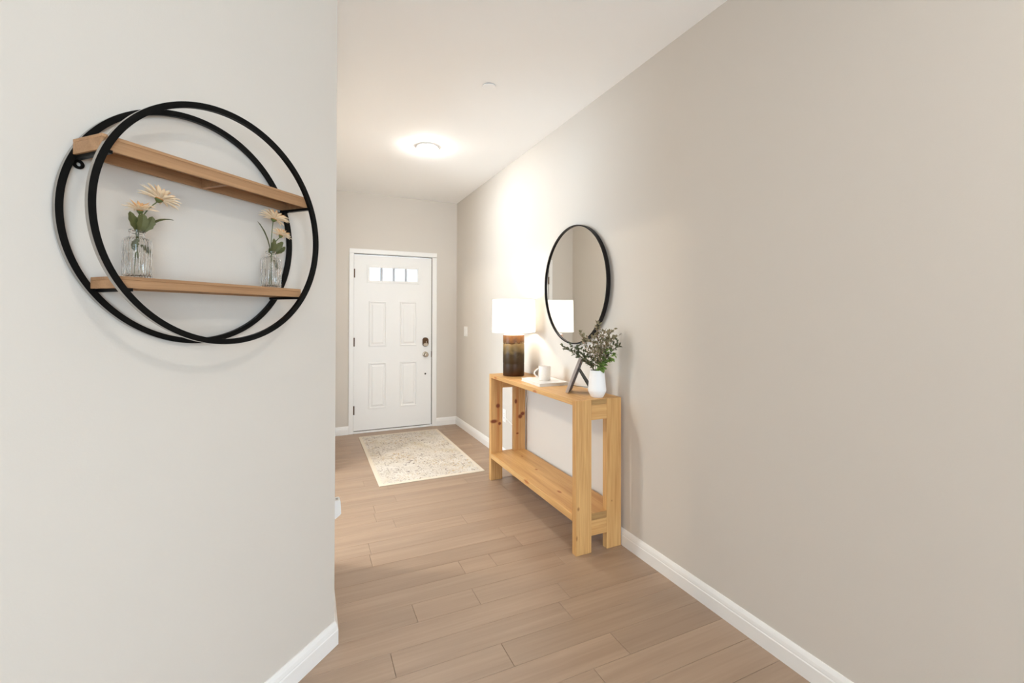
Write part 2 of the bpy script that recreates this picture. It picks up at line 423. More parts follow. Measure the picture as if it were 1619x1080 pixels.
# hinges, lock, knob, latch
for z in (1.802, 1.016, 0.238):
    bm = bmesh.new(); tube(bm, [(0, 0, z-0.05+i*0.02) for i in range(6)], 0.0085, 10)
    for i in range(5): lathe(bm, [(0.0, 0), (0, 0)], 3) if False else None
    h_ = finish('hinge', bm, M_BRONZE, door); h_.location = (0.001, -0.0145, 0)
LX = 0.826
bm = bmesh.new()
def stadium(bm, hw, hh, r, y0, y1, n=8, taper=0.0):
    pts = []
    for cx_, cz_, a0 in ((hw-r, hh-r, 0), (-(hw-r), hh-r, PI/2), (-(hw-r), -(hh-r), PI), (hw-r, -(hh-r), 1.5*PI)):
        for i in range(n+1):
            a = a0 + PI/2*i/n; pts.append((cx_+r*math.cos(a), cz_+r*math.sin(a)))
    lo = [bm.verts.new((x, y0, z)) for x, z in pts]; hi = [bm.verts.new((x*(1-taper), y1, z*(1-taper))) for x, z in pts]
    n_ = len(pts); bm.faces.new(hi)
    for i in range(n_): bm.faces.new((lo[i], lo[(i+1) % n_], hi[(i+1) % n_], hi[i]))
    bm.faces.new(lo[::-1])
stadium(bm, 0.037, 0.056, 0.033, 0, -0.022, taper=0.08)
lk = finish('deadbolt', bm, M_BRONZE, door, loc=(LX, 0, 1.000)); lk['label'] = 'dark bronze deadbolt housing'
bm = bmesh.new(); stadium(bm, 0.030, 0.020, 0.017, 0, -0.005, taper=0.1); finish('escutcheon', bm, M_NICKEL, lk, loc=(0, -0.022, -0.030))
bm = bmesh.new(); stadium(bm, 0.0055, 0.019, 0.005, 0, -0.018, taper=0.15); finish('thumb_turn', bm, M_NICKEL, lk, loc=(0.003, -0.022, 0.0))
bm = bmesh.new()
lathe(bm, [(0.0, 0), (0.034, 0), (0.034, 0.004), (0.029, 0.010), (0.014, 0.012), (0.012, 0.030), (0.020, 0.036), (0.0275, 0.046), (0.0275, 0.056), (0.020, 0.064), (0.0, 0.066)], 32)
bmesh.ops.rotate(bm, verts=bm.verts, cent=(0, 0, 0), matrix=Matrix.Rotation(PI/2, 3, 'X'))
kn = auto_smooth(finish('door_knob', bm, M_NICKEL, door, loc=(LX, 0, 0.849))); kn['label'] = 'round antique nickel knob'
bm = bmesh.new(); lathe(bm, [(0, 0), (0.0105, 0), (0.0105, 0.006), (0.006, 0.009), (0, 0.009)], 16)
bmesh.ops.rotate(bm, verts=bm.verts, cent=(0, 0, 0), matrix=Matrix.Rotation(PI/2, 3, 'X'))
finish('door_button', bm, M_SLOT, door, loc=(LX, 0, 0.614))
bm = bmesh.new(); box(bm, 0.896, 0.905, -0.0045, 0.0, 0.815, 0.885, bev=0.001); finish('latch_plate', bm, M_BRONZE, door)

# ------------------------------------------------------------------ rug
m, nt, b_ = new_mat('faded_rug'); L = nt.links.new
b_.inputs['Roughness'].default_value = 0.95; b_.inputs['Specular IOR Level'].default_value = 0.1
tc = N(nt, 'ShaderNodeTexCoord')
def noise(scale, det=4, dist=0.0):
    n = N(nt, 'ShaderNodeTexNoise'); n.inputs['Scale'].default_value = scale; n.inputs['Detail'].default_value = det; n.inputs['Distortion'].default_value = dist
    o_ = N(nt, 'ShaderNodeVectorMath', operation='ADD'); o_.inputs[1].default_value = (1.7+scale*0.37, 4.1+scale*0.13, 0.3)
    L(tc.outputs['Object'], o_.inputs[0]); L(o_.outputs[0], n.inputs['Vector']); return n.outputs['Fac']
def mth(op, a, b2=None, c=None):
    n = N(nt, 'ShaderNodeMath', operation=op)
    for i, v in enumerate((a, b2, c)):
        if v is None: continue
        if isinstance(v, (int, float)): n.inputs[i].default_value = v
        else: L(v, n.inputs[i])
    return n.outputs[0]
def mixc(fac, a, b2):
    n = N(nt, 'ShaderNodeMix', data_type='RGBA'); L(fac, n.inputs[0])
    for i, v in ((6, a), (7, b2)):
        if isinstance(v, tuple): n.inputs[i].default_value = v
        else: L(v, n.inputs[i])
    return n.outputs[2]
def smooth(v, lo, hi):
    n = N(nt, 'ShaderNodeMapRange'); n.interpolation_type = 'SMOOTHSTEP'; L(v, n.inputs[0]); n.inputs[1].default_value = lo; n.inputs[2].default_value = hi
    return n.outputs[0]
RHX, RHY = 0.444, 0.785
sep = N(nt, 'ShaderNodeSeparateXYZ'); L(tc.outputs['Object'], sep.inputs[0])
ax = mth('ABSOLUTE', sep.outputs[0]); ay = mth('ABSOLUTE', sep.outputs[1])
edge = mth('MINIMUM', mth('SUBTRACT', RHX, ax), mth('SUBTRACT', RHY, ay))
base = mixc(smooth(noise(6, 5, 0.5), 0.35, 0.70), srgb(216, 210, 201), srgb(206, 198, 187))
base = mixc(mth('MULTIPLY', smooth(noise(3.1, 3, 0.6), 0.52, 0.70), 0.4), base, srgb(196, 184, 154))
def specks(sc_, lo, hi, m_sc, mlo, mhi, col):
    return mixc(mth('MULTIPLY', smooth(noise(sc_, 2, 0.4), lo, hi), smooth(noise(m_sc, 3, 0.3), mlo, mhi)), base, col)
base = specks(52, 0.54, 0.64, 5.0, 0.40, 0.54, srgb(178, 166, 152))
base = specks(75, 0.57, 0.65, 7.0, 0.43, 0.55, srgb(152, 140, 130))
base = specks(40, 0.60, 0.66, 9.0, 0.46, 0.56, srgb(128, 118, 114))
base = specks(60, 0.56, 0.64, 3.3, 0.44, 0.58, srgb(190, 168, 134))
ln = mth('SUBTRACT', 1.0, smooth(mth('ABSOLUTE', mth('SUBTRACT', edge, 0.125)), 0.001, 0.006))
base = mixc(mth('MULTIPLY', mth('MULTIPLY', ln, smooth(noise(9, 4, 0.4), 0.42, 0.60)), 0.7), base, srgb(136, 124, 114))
base = mixc(mth('SUBTRACT', 1.0, smooth(edge, 0.020, 0.045)), base, srgb(218, 207, 190))
L(base, b_.inputs['Base Color'])
bp = N(nt, 'ShaderNodeBump'); bp.inputs['Strength'].default_value = 0.3; bp.inputs['Distance'].default_value = 0.002
L(noise(420, 2), bp.inputs['Height']); L(bp.outputs[0], b_.inputs['Normal'])
bm = bmesh.new(); box(bm, -RHX, RHX, -RHY, RHY, 0, 0.007, bev=0.0025)
rug = finish('area_rug', bm, m, loc=(0.963, 4.412, 0.0002))
tag(rug, 'cream distressed area rug with faint grey pattern in front of white door', 'rug')

# ------------------------------------------------------------------ console table
TX0, TX1, TY0, TY1, TZ = 1.370, 1.683, 2.127, 3.441, 0.868
LW, LT = 0.104, 0.040
ct = empty('console_table', (TX0, TY0, 0)); tag(ct, 'natural pine console table with lower shelf against the right wall', 'console table')
tw, tl = TX1-TX0, TY1-TY0
KN = srgb(122, 54, 12); STK = srgb(182, 112, 52)
pine_leg_plain = wood('pine_leg', PINE_D, PINE_L, 'Z', rough=0.5, fine=0.9, grain=0.5, knotcol=srgb(125, 80, 40), var=0.03,
    knots=[(0.016, -0.02, 0.262, 0.011, 0.03, 0.015), (0.006, -0.02, 0.10, 0.007, 0.03, 0.020), (0.245, -0.02, 0.272, 0.006, 0.03, 0.008)])
pine_leg_knots = wood('pine_leg_knotty', PINE_D, PINE_L, 'Z', rough=0.5, fine=0.9, grain=0.5, knotcol=KN, var=0.03,
    knots=[(0.066, tl-LT, 0.56, 0.016, 0.06, 0.30, STK), (0.238, tl-LT, 0.52, 0.016, 0.06, 0.40, STK),
           (0.062, tl-LT, 0.605, 0.020, 0.03, 0.020), (0.026, tl-LT, 0.480, 0.036, 0.03, 0.017), (0.078, tl-LT, 0.458, 0.015, 0.03, 0.015),
           (0.225, tl-LT, 0.63, 0.013, 0.03, 0.022), (0.266, tl-LT, 0.500, 0.022, 0.03, 0.020), (0.288, tl-LT, 0.522, 0.022, 0.03, 0.018), (0.240, tl-LT, 0.36, 0.013, 0.03, 0.008)])
pine_board = wood('pine_board', PINE_D, PINE_L, 'Y', rough=0.5, fine=0.9, knotcol=srgb(165, 100, 45), var=0.03,
    knots=[(0.10, 0.35, 0.222, 0.012, 0.025, 0.02), (0.16, 0.78, 0.222, 0.010, 0.018, 0.02), (0.20, 1.1, 0.222, 0.010, 0.016, 0.02), (0.0, 0.62, 0.21, 0.02, 0.04, 0.012),
           (0.0, 1.18, 0.85, 0.02, 0.03, 0.010), (0.0, 0.5, 0.845, 0.02, 0.03, 0.012)])
pine_cross = wood('pine_cross', PINE_D, PINE_L, 'X', rough=0.5, fine=0.9, var=0.03)
M_ENDGRAIN = wood('pine_end_grain', srgb(150, 112, 66), srgb(182, 145, 92), 'X', rough=0.7, fine=2.2, var=0.02)
for yy, mt in ((0, pine_leg_plain), (tl-LT, pine_leg_knots)):
    for xx in (0, tw-LW):
        finish('leg', B(xx, xx+LW, yy, yy+LT, 0, TZ, bev=0.002), mt, ct)
    finish('apron', B(LW, tw-LW, yy+0.001, yy+LT-0.001, 0.752, 0.8375), pine_cross, ct)
    finish('stretcher', B(LW, tw-LW, yy+0.001, yy+LT-0.001, 0.096, 0.1815), pine_cross, ct)
def hboard(name, z0, z1):
    pts = [(0, LT), (LW, LT), (LW, 0.0015), (tw-LW, 0.0015), (tw-LW, LT), (tw, LT), (tw, tl-LT), (tw-LW, tl-LT), (tw-LW, tl-0.0015), (LW, tl-0.0015), (LW, tl-LT), (0, tl-LT)]
    bm = bmesh.new(); prism(bm, pts, z0, z1, bev=0.0015)
    o = finish(name, bm, pine_board, ct)
    for y0, y1 in ((0.0002, 0.0016), (tl-0.0016, tl-0.0002)):
        finish('end_grain', B(LW+0.001, tw-LW-0.001, y0, y1, z0+0.001, z1-0.001), M_ENDGRAIN, o)
    return o
hboard('tabletop', 0.838, TZ); hboard('shelf_board', 0.182, 0.222)

# ------------------------------------------------------------------ table lamp
LMP = (1.512, 3.268, TZ)
lamp = empty('table_lamp', LMP); tag(lamp, 'table lamp with brown glazed ceramic base and glowing white drum shade', 'lamp')
m, nt, b_ = new_mat('brown_glaze'); L = nt.links.new
b_.inputs['Roughness'].default_value = 0.4; b_.inputs['Specular IOR Level'].default_value = 0.3
tc = N(nt, 'ShaderNodeTexCoord'); sp = N(nt, 'ShaderNodeSeparateXYZ'); L(tc.outputs['Object'], sp.inputs[0])
nz = N(nt, 'ShaderNodeTexNoise'); nz.inputs['Scale'].default_value = 28; nz.inputs['Detail'].default_value = 6; L(tc.outputs['Object'], nz.inputs['Vector'])
ma = N(nt, 'ShaderNodeMath', operation='MULTIPLY_ADD'); L(nz.outputs['Fac'], ma.inputs[0]); ma.inputs[1].default_value = 0.10; ma.inputs[2].default_value = -0.05
mb = N(nt, 'ShaderNodeMath', operation='ADD'); L(sp.outputs[2], mb.inputs[0]); L(ma.outputs[0], mb.inputs[1])
mr = N(nt, 'ShaderNodeMapRange'); mr.inputs[1].default_value = 0; mr.inputs[2].default_value = 0.33; L(mb.outputs[0], mr.inputs[0])
rp = ramp(nt, [(0.0, srgb(66, 34, 10)), (0.16, srgb(52, 32, 12)), (0.5, srgb(66, 48, 20)), (0.62, srgb(112, 90, 52)), (0.78, srgb(140, 112, 70)), (0.80, srgb(92, 58, 26)), (1.0, srgb(150, 98, 50))])
L(mr.outputs[0], rp.inputs[0]); L(rp.outputs[0], b_.inputs['Base Color'])
M_GLAZE = m
bm = bmesh.new()
lathe(bm, [(0, 0), (0.083, 0), (0.0855, 0.004), (0.086, 0.09), (0.085, 0.10), (0.0865, 0.104), (0.087, 0.19), (0.0855, 0.20), (0.0865, 0.205), (0.086, 0.252), (0.083, 0.2555), (0.083, 0.2585), (0.0865, 0.262), (0.0865, 0.318), (0.084, 0.324), (0, 0.324)], 64)
auto_smooth(finish('base', bm, M_GLAZE, lamp), 40)
bm = bmesh.new(); lathe(bm, [(0, 0.3235), (0.079, 0.3235), (0.078, 0.330), (0.045, 0.338), (0, 0.338)], 48)
auto_smooth(finish('cap', bm, M_WHITEPL, lamp))
bm = bmesh.new(); lathe(bm, [(0, 0.337), (0.011, 0.337), (0.011, 0.395), (0.018, 0.397), (0.018, 0.440), (0, 0.440)], 20)
auto_smooth(finish('socket', bm, M_NICKEL, lamp))
bm = bmesh.new(); lathe(bm, [(0, 0.4395), (0.014, 0.4395), (0.018, 0.455), (0.029, 0.475), (0.031, 0.49), (0.026, 0.508), (0.012, 0.519), (0, 0.521)], 20)
auto_smooth(finish('bulb', bm, emit('lamp_bulb', (1.0, 0.88, 0.72, 1), BULB), lamp), 80)
m, nt, b_ = new_mat('lamp_shade_linen'); L = nt.links.new
tr_ = N(nt, 'ShaderNodeBsdfTranslucent'); df = N(nt, 'ShaderNodeBsdfDiffuse'); mx = N(nt, 'ShaderNodeMixShader'); mx.inputs[0].default_value = 0.55
wv = N(nt, 'ShaderNodeTexNoise'); wv.inputs['Scale'].default_value = 300
cr = ramp(nt, [(0.3, (0.90, 0.89, 0.86, 1)), (0.7, (0.95, 0.94, 0.92, 1))]); L(wv.outputs['Fac'], cr.inputs[0])
L(cr.outputs[0], tr_.inputs[0]); L(cr.outputs[0], df.inputs[0]); L(df.outputs[0], mx.inputs[1]); L(tr_.outputs[0], mx.inputs[2]); L(mx.outputs[0], nt.nodes['Material Output'].inputs[0])
M_SHADE = m
bm = bmesh.new(); SH0, SH1 = 0.347, 0.607
lathe(bm, [(0.1735, SH0), (0.1690, SH1)], 64)
sh = finish('lamp_shade', bm, M_SHADE, lamp, smooth=True)
for rr, zz in ((0.1735, SH0), (0.1690, SH1)):
    bm = bmesh.new(); lathe(bm, [(rr-0.001, zz-0.002), (rr+0.001, zz-0.002), (rr+0.001, zz+0.002), (rr-0.001, zz+0.002)], 64, closed=True)
    finish('shade_hem', bm, M_WHITEPL, sh)
for k in range(3):
    a = k*2*PI/3+0.4; bm = bmesh.new(); tube(bm, [(0.010*math.cos(a), 0.010*math.sin(a), SH1-0.03), (0.168*math.cos(a), 0.168*math.sin(a), SH1-0.004)], 0.0018, 6)
    finish('shade_spoke', bm, M_WHITEPL, sh)

bm = bmesh.new()
for s in (-1, 1): tube(bm, [(s*0.014, 0, 0.40)] + bez((s*0.03, 0, 0.42), (s*0.062, 0, 0.50), (s*0.008, 0, 0.578), 8), 0.0016, 6)
finish('harp', bm, M_NICKEL, lamp)
bm = bmesh.new()
cp = bez((0.085, 0.02, 0.006), (0.165, 0.06, 0.004), (0.180, 0.10, -0.06), 8) + bez((0.181, 0.11, -0.10), (0.181, 0.16, -0.60), (0.181, 0.45, -0.50), 12)[1:] + [(0.178, 0.60, -0.470)]
tube(bm, cp, 0.0022, 6); auto_smooth(finish('power_cord', bm, M_WHITEPL, lamp), 80)

# ------------------------------------------------------------------ round wall mirror
MC = (XR-0.006, 2.645, 1.562); MRR = 0.411
mir = empty('round_mirror', MC, math.radians(-1.2)); tag(mir, 'round mirror in thin black frame hanging above the console table', 'mirror')
bm = bmesh.new(); lathe(bm, [(MRR-0.0075, 0.0015), (MRR, 0.0015), (MRR, 0.028), (MRR-0.0075, 0.028)], 128, closed=True)
bmesh.ops.rotate(bm, verts=bm.verts, cent=(0, 0, 0), matrix=Matrix.Rotation(-PI/2, 3, 'Y'))
auto_smooth(finish('frame', bm, M_FRAMEB, mir))
m, nt, b_ = new_mat('mirror_silver'); b_.inputs['Metallic'].default_value = 1; b_.inputs['Roughness'].default_value = 0.0; b_.inputs['Base Color'].default_value = (0.88, 0.88, 0.86, 1)
bm = bmesh.new(); lathe(bm, [(0, 0.012), (MRR-0.008, 0.012), (MRR-0.008, 0.018), (0, 0.018)], 128)
bmesh.ops.rotate(bm, verts=bm.verts, cent=(0, 0, 0), matrix=Matrix.Rotation(-PI/2, 3, 'Y'))
finish('mirror_glass', bm, m, mir)

# ------------------------------------------------------------------ book and mug
bk = empty('book', (1.420, 2.655, TZ), math.radians(-3)); tag(bk, 'white hardcover book lying flat under the mug', 'book')
M_COVER = plain('book_cover', (0.80, 0.78, 0.75, 1), 0.25, noise=0.03, nscale=8)
M_PAGES = plain('book_pages', (0.72, 0.68, 0.61, 1), 0.8, noise=0.08, nscale=300)
finish('cover', B(0, 0.225, 0, 0.320, 0, 0.0025, bev=0.0006), M_COVER, bk); finish('cover', B(0, 0.225, 0, 0.320, 0.0195, 0.022, bev=0.0006), M_COVER, bk)
finish('spine', B(0.2225, 0.225, 0, 0.320, 0.0026, 0.0194), M_COVER, bk); finish('page_block', B(0.004, 0.2222, 0.004, 0.316, 0.0026, 0.0194), M_PAGES, bk)
mug = empty('mug', (1.535, 2.795, TZ+0.022)); tag(mug, 'pale beige ceramic mug standing on the white book', 'mug')
M_MUG = plain('mug_ceramic', (0.80, 0.72, 0.64, 1), 0.35, noise=0.08, nscale=120)
bm = bmesh.new(); lathe(bm, [(0, 0), (0.037, 0), (0.0425, 0.005), (0.0435, 0.05), (0.043, 0.099), (0.0415, 0.101), (0.0395, 0.099), (0.0395, 0.008), (0, 0.007)], 40)
auto_smooth(finish('body', bm, M_MUG, mug), 50)
bm = bmesh.new(); hd = Vector((-0.97, 0.25, 0)).normalized()
pth = [hd*0.041+Vector((0, 0, 0.083))] + [hd*(0.044+0.030*math.sin(PI*t))+Vector((0, 0, 0.083-0.062*t)) for t in [i/10 for i in range(1, 10)]] + [hd*0.041+Vector((0, 0, 0.021))]
tube(bm, pth, 0.0055, 10); auto_smooth(finish('handle', bm, M_MUG, mug), 80)

# ------------------------------------------------------------------ picture frame
g = Vector((math.sin(math.radians(41.5)), math.cos(math.radians(41.5)), 0)); nb = Vector((g.y, -g.x, 0)); up = Vector((0, 0, 1))
pf = bpy.data.objects.new('picture_frame', None); COL.objects.link(pf)
pf.matrix_world = Matrix((g, nb, up)).transposed().to_4x4(); pf.location = (1.446, 2.368, TZ)
tag(pf, 'silver tabletop picture frame with black easel back beside white vase', 'picture frame')
# local x along the frame, y towards the back, z up; the frame leans back by LEAN
LEAN = math.radians(21); FWd, FHt = 0.130, 0.232
def leaned(bm):
    bmesh.ops.rotate(bm, verts=bm.verts, cent=(0, 0, 0), matrix=Matrix.Rotation(-LEAN, 3, 'X'))
    bmesh.ops.translate(bm, verts=bm.verts, vec=(0, 0, 0.0072))
    return bm
M_SILVER = plain('brushed_silver', (0.62, 0.57, 0.55, 1), 0.3, metal=0.85, noise=0.12, nscale=50)
bm = bmesh.new(); fwid = 0.020
box(bm, 0, fwid, 0, 0.018, 0, FHt, bev=0.002); box(bm, FWd-fwid, FWd, 0, 0.018, 0, FHt, bev=0.002)
box(bm, fwid, FWd-fwid, 0, 0.018, 0, fwid, bev=0.002); box(bm, fwid, FWd-fwid, 0, 0.018, FHt-fwid, FHt, bev=0.002)
finish('frame_border', leaned(bm), M_SILVER, pf)
bm = bmesh.new(); box(bm, fwid, FWd-fwid, 0.006, 0.009, fwid, FHt-fwid); finish('photo', leaned(bm), plain('photo_print', (0.45, 0.44, 0.43, 1), 0.3, noise=0.5, nscale=20), pf)
bm = bmesh.new(); box(bm, 0.006, FWd-0.006, 0.0182, 0.021, 0.008, FHt-0.006); finish('backing', leaned(bm), plain('frame_backing', (0.06, 0.045, 0.05, 1), 0.6, noise=0.1), pf)
def at_lean(y, z): return (y*math.cos(LEAN)+z*math.sin(LEAN), 0.0072 - y*math.sin(LEAN)+z*math.cos(LEAN))
ty, tz = at_lean(0.0215, 0.155)
bm = bmesh.new(); xm = FWd/2
ev = []
for (y, z, w) in ((ty, tz, 0.040), (0.165, 0.001, 0.060)):
    for s in (-1, 1): ev.append((xm+s*w, y, z))
    for s in (-1, 1): ev.append((xm+s*w, y+0.0035, z+0.0012))
vv = [bm.verts.new(p) for p in ev]
for q in ((0, 1, 5, 4), (2, 6, 7, 3), (0, 4, 6, 2), (1, 3, 7, 5), (0, 2, 3, 1), (4, 5, 7, 6)): bm.faces.new([vv[i] for i in q])
finish('easel_leg', bm, M_SLOT, pf)
sy, sz = at_lean(0.0215, 0.045)
bm = bmesh.new(); tube(bm, bez((xm, sy, sz), (xm, (sy+0.133)/2, sz-0.006), (xm, 0.133, 0.036), 6), 0.0016, 6); finish('strap', bm, M_SLOT, pf)

# ------------------------------------------------------------------ white vase with greenery
VS = (1.556, 2.190, TZ)
vase = empty('vase', VS); tag(vase, 'white ceramic vase holding greenery at the near end of the console table', 'vase')
M_CER = plain('white_ceramic', (0.83, 0.82, 0.81, 1), 0.45, noise=0.01)
bm = bmesh.new(); lathe(bm, [(0, 0), (0.033, 0), (0.038, 0.004), (0.0525, 0.036), (0.0535, 0.042), (0.053, 0.050), (0.0475, 0.105), (0.0415, 0.158), (0.0385, 0.158), (0.043, 0.105), (0.047, 0.05), (0.034, 0.008), (0, 0.008)], 56)
auto_smooth(finish('body', bm, M_CER, vase), 30)
M_STEM = plain('twig_stem', srgb(104, 92, 62), 0.7, noise=0.2)
M_SPRIG = plain('dusty_leaf', srgb(132, 122, 92), 0.6, noise=0.35, nscale=60)
M_SPRIG2 = plain('dark_leaf', srgb(84, 88, 60), 0.6, noise=0.35, nscale=60)
M_GREEN = plain('fresh_leaf', srgb(116, 140, 70), 0.5, noise=0.3, nscale=40)
M_BUD = plain('pale_bud', srgb(206, 176, 160), 0.7, noise=0.2, nscale=80)
neck = Vector((0, 0, 0.155))
def sprig(tipw, label, mat, buds=False, nl=26, lsz=0.016, seed=0):
    rnd = random.Random(seed)
    tip = Vector(tipw) - Vector(VS)
    rt = empty('greenery_sprig', VS); tag(rt, label, 'sprig', 'greenery sprigs in the white vase')
    out = Vector((tip.x, tip.y, 0)); o_n = out.normalized() if out.length > 1e-4 else Vector((1, 0, 0))
    nk = neck + o_n*0.018
    low = Vector((0, 0, 0.02)) - o_n*0.012
    pts = [low, (low+nk)/2] + bez(nk, nk + Vector((out.x*0.30, out.y*0.30, (tip.z-0.155)*0.65)), tip, 10)
    bm = bmesh.new(); tube(bm, pts, [0.0016]*6 + [0.0012]*6, 5); finish('stem', bm, M_STEM, rt)
    bl, bb, bs = bmesh.new(), bmesh.new(), bmesh.new(); has_b = False
    curve = pts[2:]
    for i in range(nl):
        t = 0.10 + 0.90*i/(nl-1); f_ = t*(len(curve)-1); a = int(min(f_, len(curve)-2)); p = curve[a].lerp(curve[a+1], f_-a)
        tg = (curve[a+1]-curve[a]).normalized()
        dirv = (Vector((rnd.uniform(-1, 1), rnd.uniform(-1, 1), rnd.uniform(-0.4, 0.9))) + tg*0.7).normalized()
        # side twig then a pair of small leaves
        ln_ = lsz*rnd.uniform(0.7, 1.6)
        q = p + dirv*ln_*rnd.uniform(0.3, 1.3)
        if (Vector(VS)+q).x > XR-0.03: continue
        tube(bs, [p, q], 0.0007, 4)
        for s in range(2):
            d2 = (dirv + Vector((rnd.uniform(-1, 1), rnd.uniform(-1, 1), rnd.uniform(-1, 1)))*0.75).normalized()
            leaf(bl, q, q + d2*ln_, ln_*0.52, bend=Vector((0, 0, 0.15*ln_)), face=Vector((rnd.uniform(-1, 1), rnd.uniform(-1, 1), 1)), n=4, thick=0.0003)
        if buds and rnd.random() < 0.6:
            has_b = True
            mtx = Matrix.Translation(q + dirv*0.004)
            bmesh.ops.create_icosphere(bb, subdivisions=1, radius=rnd.uniform(0.0025, 0.004), matrix=mtx)
    finish('twigs', bs, M_STEM, rt)['kind'] = 'stuff'
    finish('leaves', bl, mat, rt)['kind'] = 'stuff'
    if has_b: finish('buds', bb, M_BUD, rt)['kind'] = 'stuff'
    else: bb.free()
    return rt
SPR = [((1.388, 2.262, 1.150), 'long sprig reaching left from white vase towards the mug', M_SPRIG2, False, 20, 0.017),
       ((1.415, 2.240, 1.165), 'leafy sprig arching left above the picture frame', M_SPRIG2, False, 16, 0.016),
       ((1.490, 2.245, 1.225), 'budding sprig in front of the lower mirror rim, leaning left', M_SPRIG, True, 26, 0.016),
       ((1.505, 2.160, 1.195), 'dusty sprig on the camera side of the white vase', M_SPRIG, True, 26, 0.016),
       ((1.570, 2.205, 1.280), 'tallest budding sprig rising from the middle of white vase', M_SPRIG, True, 30, 0.017),
       ((1.560, 2.130, 1.245), 'upright grey green sprig in the middle of white vase', M_SPRIG, True, 28, 0.016),
       ((1.618, 2.150, 1.255), 'tall dusty sprig towards the wall in white vase', M_SPRIG, True, 28, 0.016),
       ((1.625, 2.110, 1.222), 'twiggy sprig leaning right in white vase', M_SPRIG, True, 26, 0.017),
       ((1.645, 2.105, 1.176), 'rightmost thin sprig reaching out beside the wall', M_SPRIG2, False, 20, 0.016),
       ((1.450, 2.200, 1.105), 'short low sprig drooping left over the vase rim', M_SPRIG2, False, 16, 0.016)]
for i, (t_, lb, mt, bd, nl, ls) in enumerate(SPR): sprig(t_, lb, mt, bd, int(nl*1.7), ls*1.12, seed=11+i)
# two bright green broad-leaved stems
def broad(tipw, label, seed, n=13):
    rnd = random.Random(seed); tip = Vector(tipw)-Vector(VS)
    rt = empty('broad_leaf_stem', VS); tag(rt, label, 'leaf stem')
    o_n = Vector((tip.x, tip.y, 0)).normalized(); nk = neck + o_n*0.024
    pts = [Vector((0, 0, 0.03)), (Vector((0, 0, 0.03))+nk)/2] + bez(nk, nk+Vector((0, 0, 0.03)), tip, 7)
    bm = bmesh.new(); tube(bm, pts, 0.0016, 5); finish('stem', bm, M_GREEN, rt)
    cv = pts[3:]
    for i in range(n):
        p = cv[i % len(cv)]
        dv = Vector((rnd.uniform(-1, 1), rnd.uniform(-1.2, 0.6), rnd.uniform(-0.5, 0.8))).normalized()
        ln_ = rnd.uniform(0.030, 0.044)
        e = p + dv*ln_
        if (e+Vector(VS)).x > XR-0.025: e.x = XR-0.025-VS[0]
        bm = bmesh.new(); leaf(bm, p, e, ln_*0.55, bend=Vector((0, 0, 0.008)), face=Vector((rnd.uniform(-.5, .5), rnd.uniform(-1, 0), 1)), n=6, jag=0.12)
        finish('leaf', bm, M_GREEN, rt)
broad((1.612, 2.110, 1.120), 'bright green broad leaved stem on the right of white vase', 5, 26)
broad((1.585, 2.135, 1.150), 'bright green broad leaved stem rising in the middle of white vase', 9, 12)

# ------------------------------------------------------------------ switch, outlet, plug-in on the walls
def plate(name, y, z, w, h, label, cat):
    rt = empty(name, (XR, y, z)); tag(rt, label, cat)
    finish('cover_plate', B(-0.006, -0.0002, -w/2, w/2, -h/2, h/2, bev=0.0018), M_WHITEPL, rt)
    return rt
s_ = plate('light_switch', 5.02, 1.165, 0.116, 0.115, 'white light switch on the right wall beside the front door', 'light switch')
for yy in (-0.023, 0.023): finish('rocker', B(-0.010, -0.0058, yy-0.0165, yy+0.0165, -0.033, 0.033, bev=0.0012), M_WHITEPL, s_)
o_ = plate('wall_outlet', 3.875, 0.405, 0.074, 0.118, 'white electrical outlet behind the far legs of the console table', 'outlet')
for zz in (-0.020, 0.020):
    soc = finish('receptacle', B(-0.0085, -0.0058, -0.017, 0.017, zz-0.0145, zz+0.0145, bev=0.001), M_WHITEPL, o_)
    for yy in (-0.006, 0.006): finish('slot', B(-0.0089, -0.0084, yy-0.001, yy+0.001, zz-0.004, zz+0.006), M_SLOT, soc)
finish('screw', B(-0.0066, -0.0058, -0.002, 0.002, -0.002, 0.002), M_NICKEL, o_)
af = empty('air_freshener', (XL, 2.39, 0.385)); tag(af, 'small white plug-in air freshener low on the left hall wall', 'air freshener')
bm = bmesh.new()
prof = [(0.0005, -0.045), (0.022, -0.045), (0.050, -0.024), (0.0505, -0.018), (0.0475, 0.040), (0.044, 0.046), (0.0005, 0.046)]
va = [bm.verts.new((x, -0.028, z)) for x, z in prof]; vb = [bm.verts.new((x, 0.028, z)) for x, z in prof]
bm.faces.new(va); bm.faces.new(vb[::-1])
for i in range(len(prof)): bm.faces.new((va[i], va[(i+1) % 7], vb[(i+1) % 7], vb[i]))
bmesh.ops.bevel(bm, geom=list(bm.edges), offset=0.003, segments=2, affect='EDGES')
finish('body', bm, M_WHITEPL, af)
finish('vent', B(0.026, 0.037, -0.012, 0.008, 0.0457, 0.0468), M_GREYPL, af)

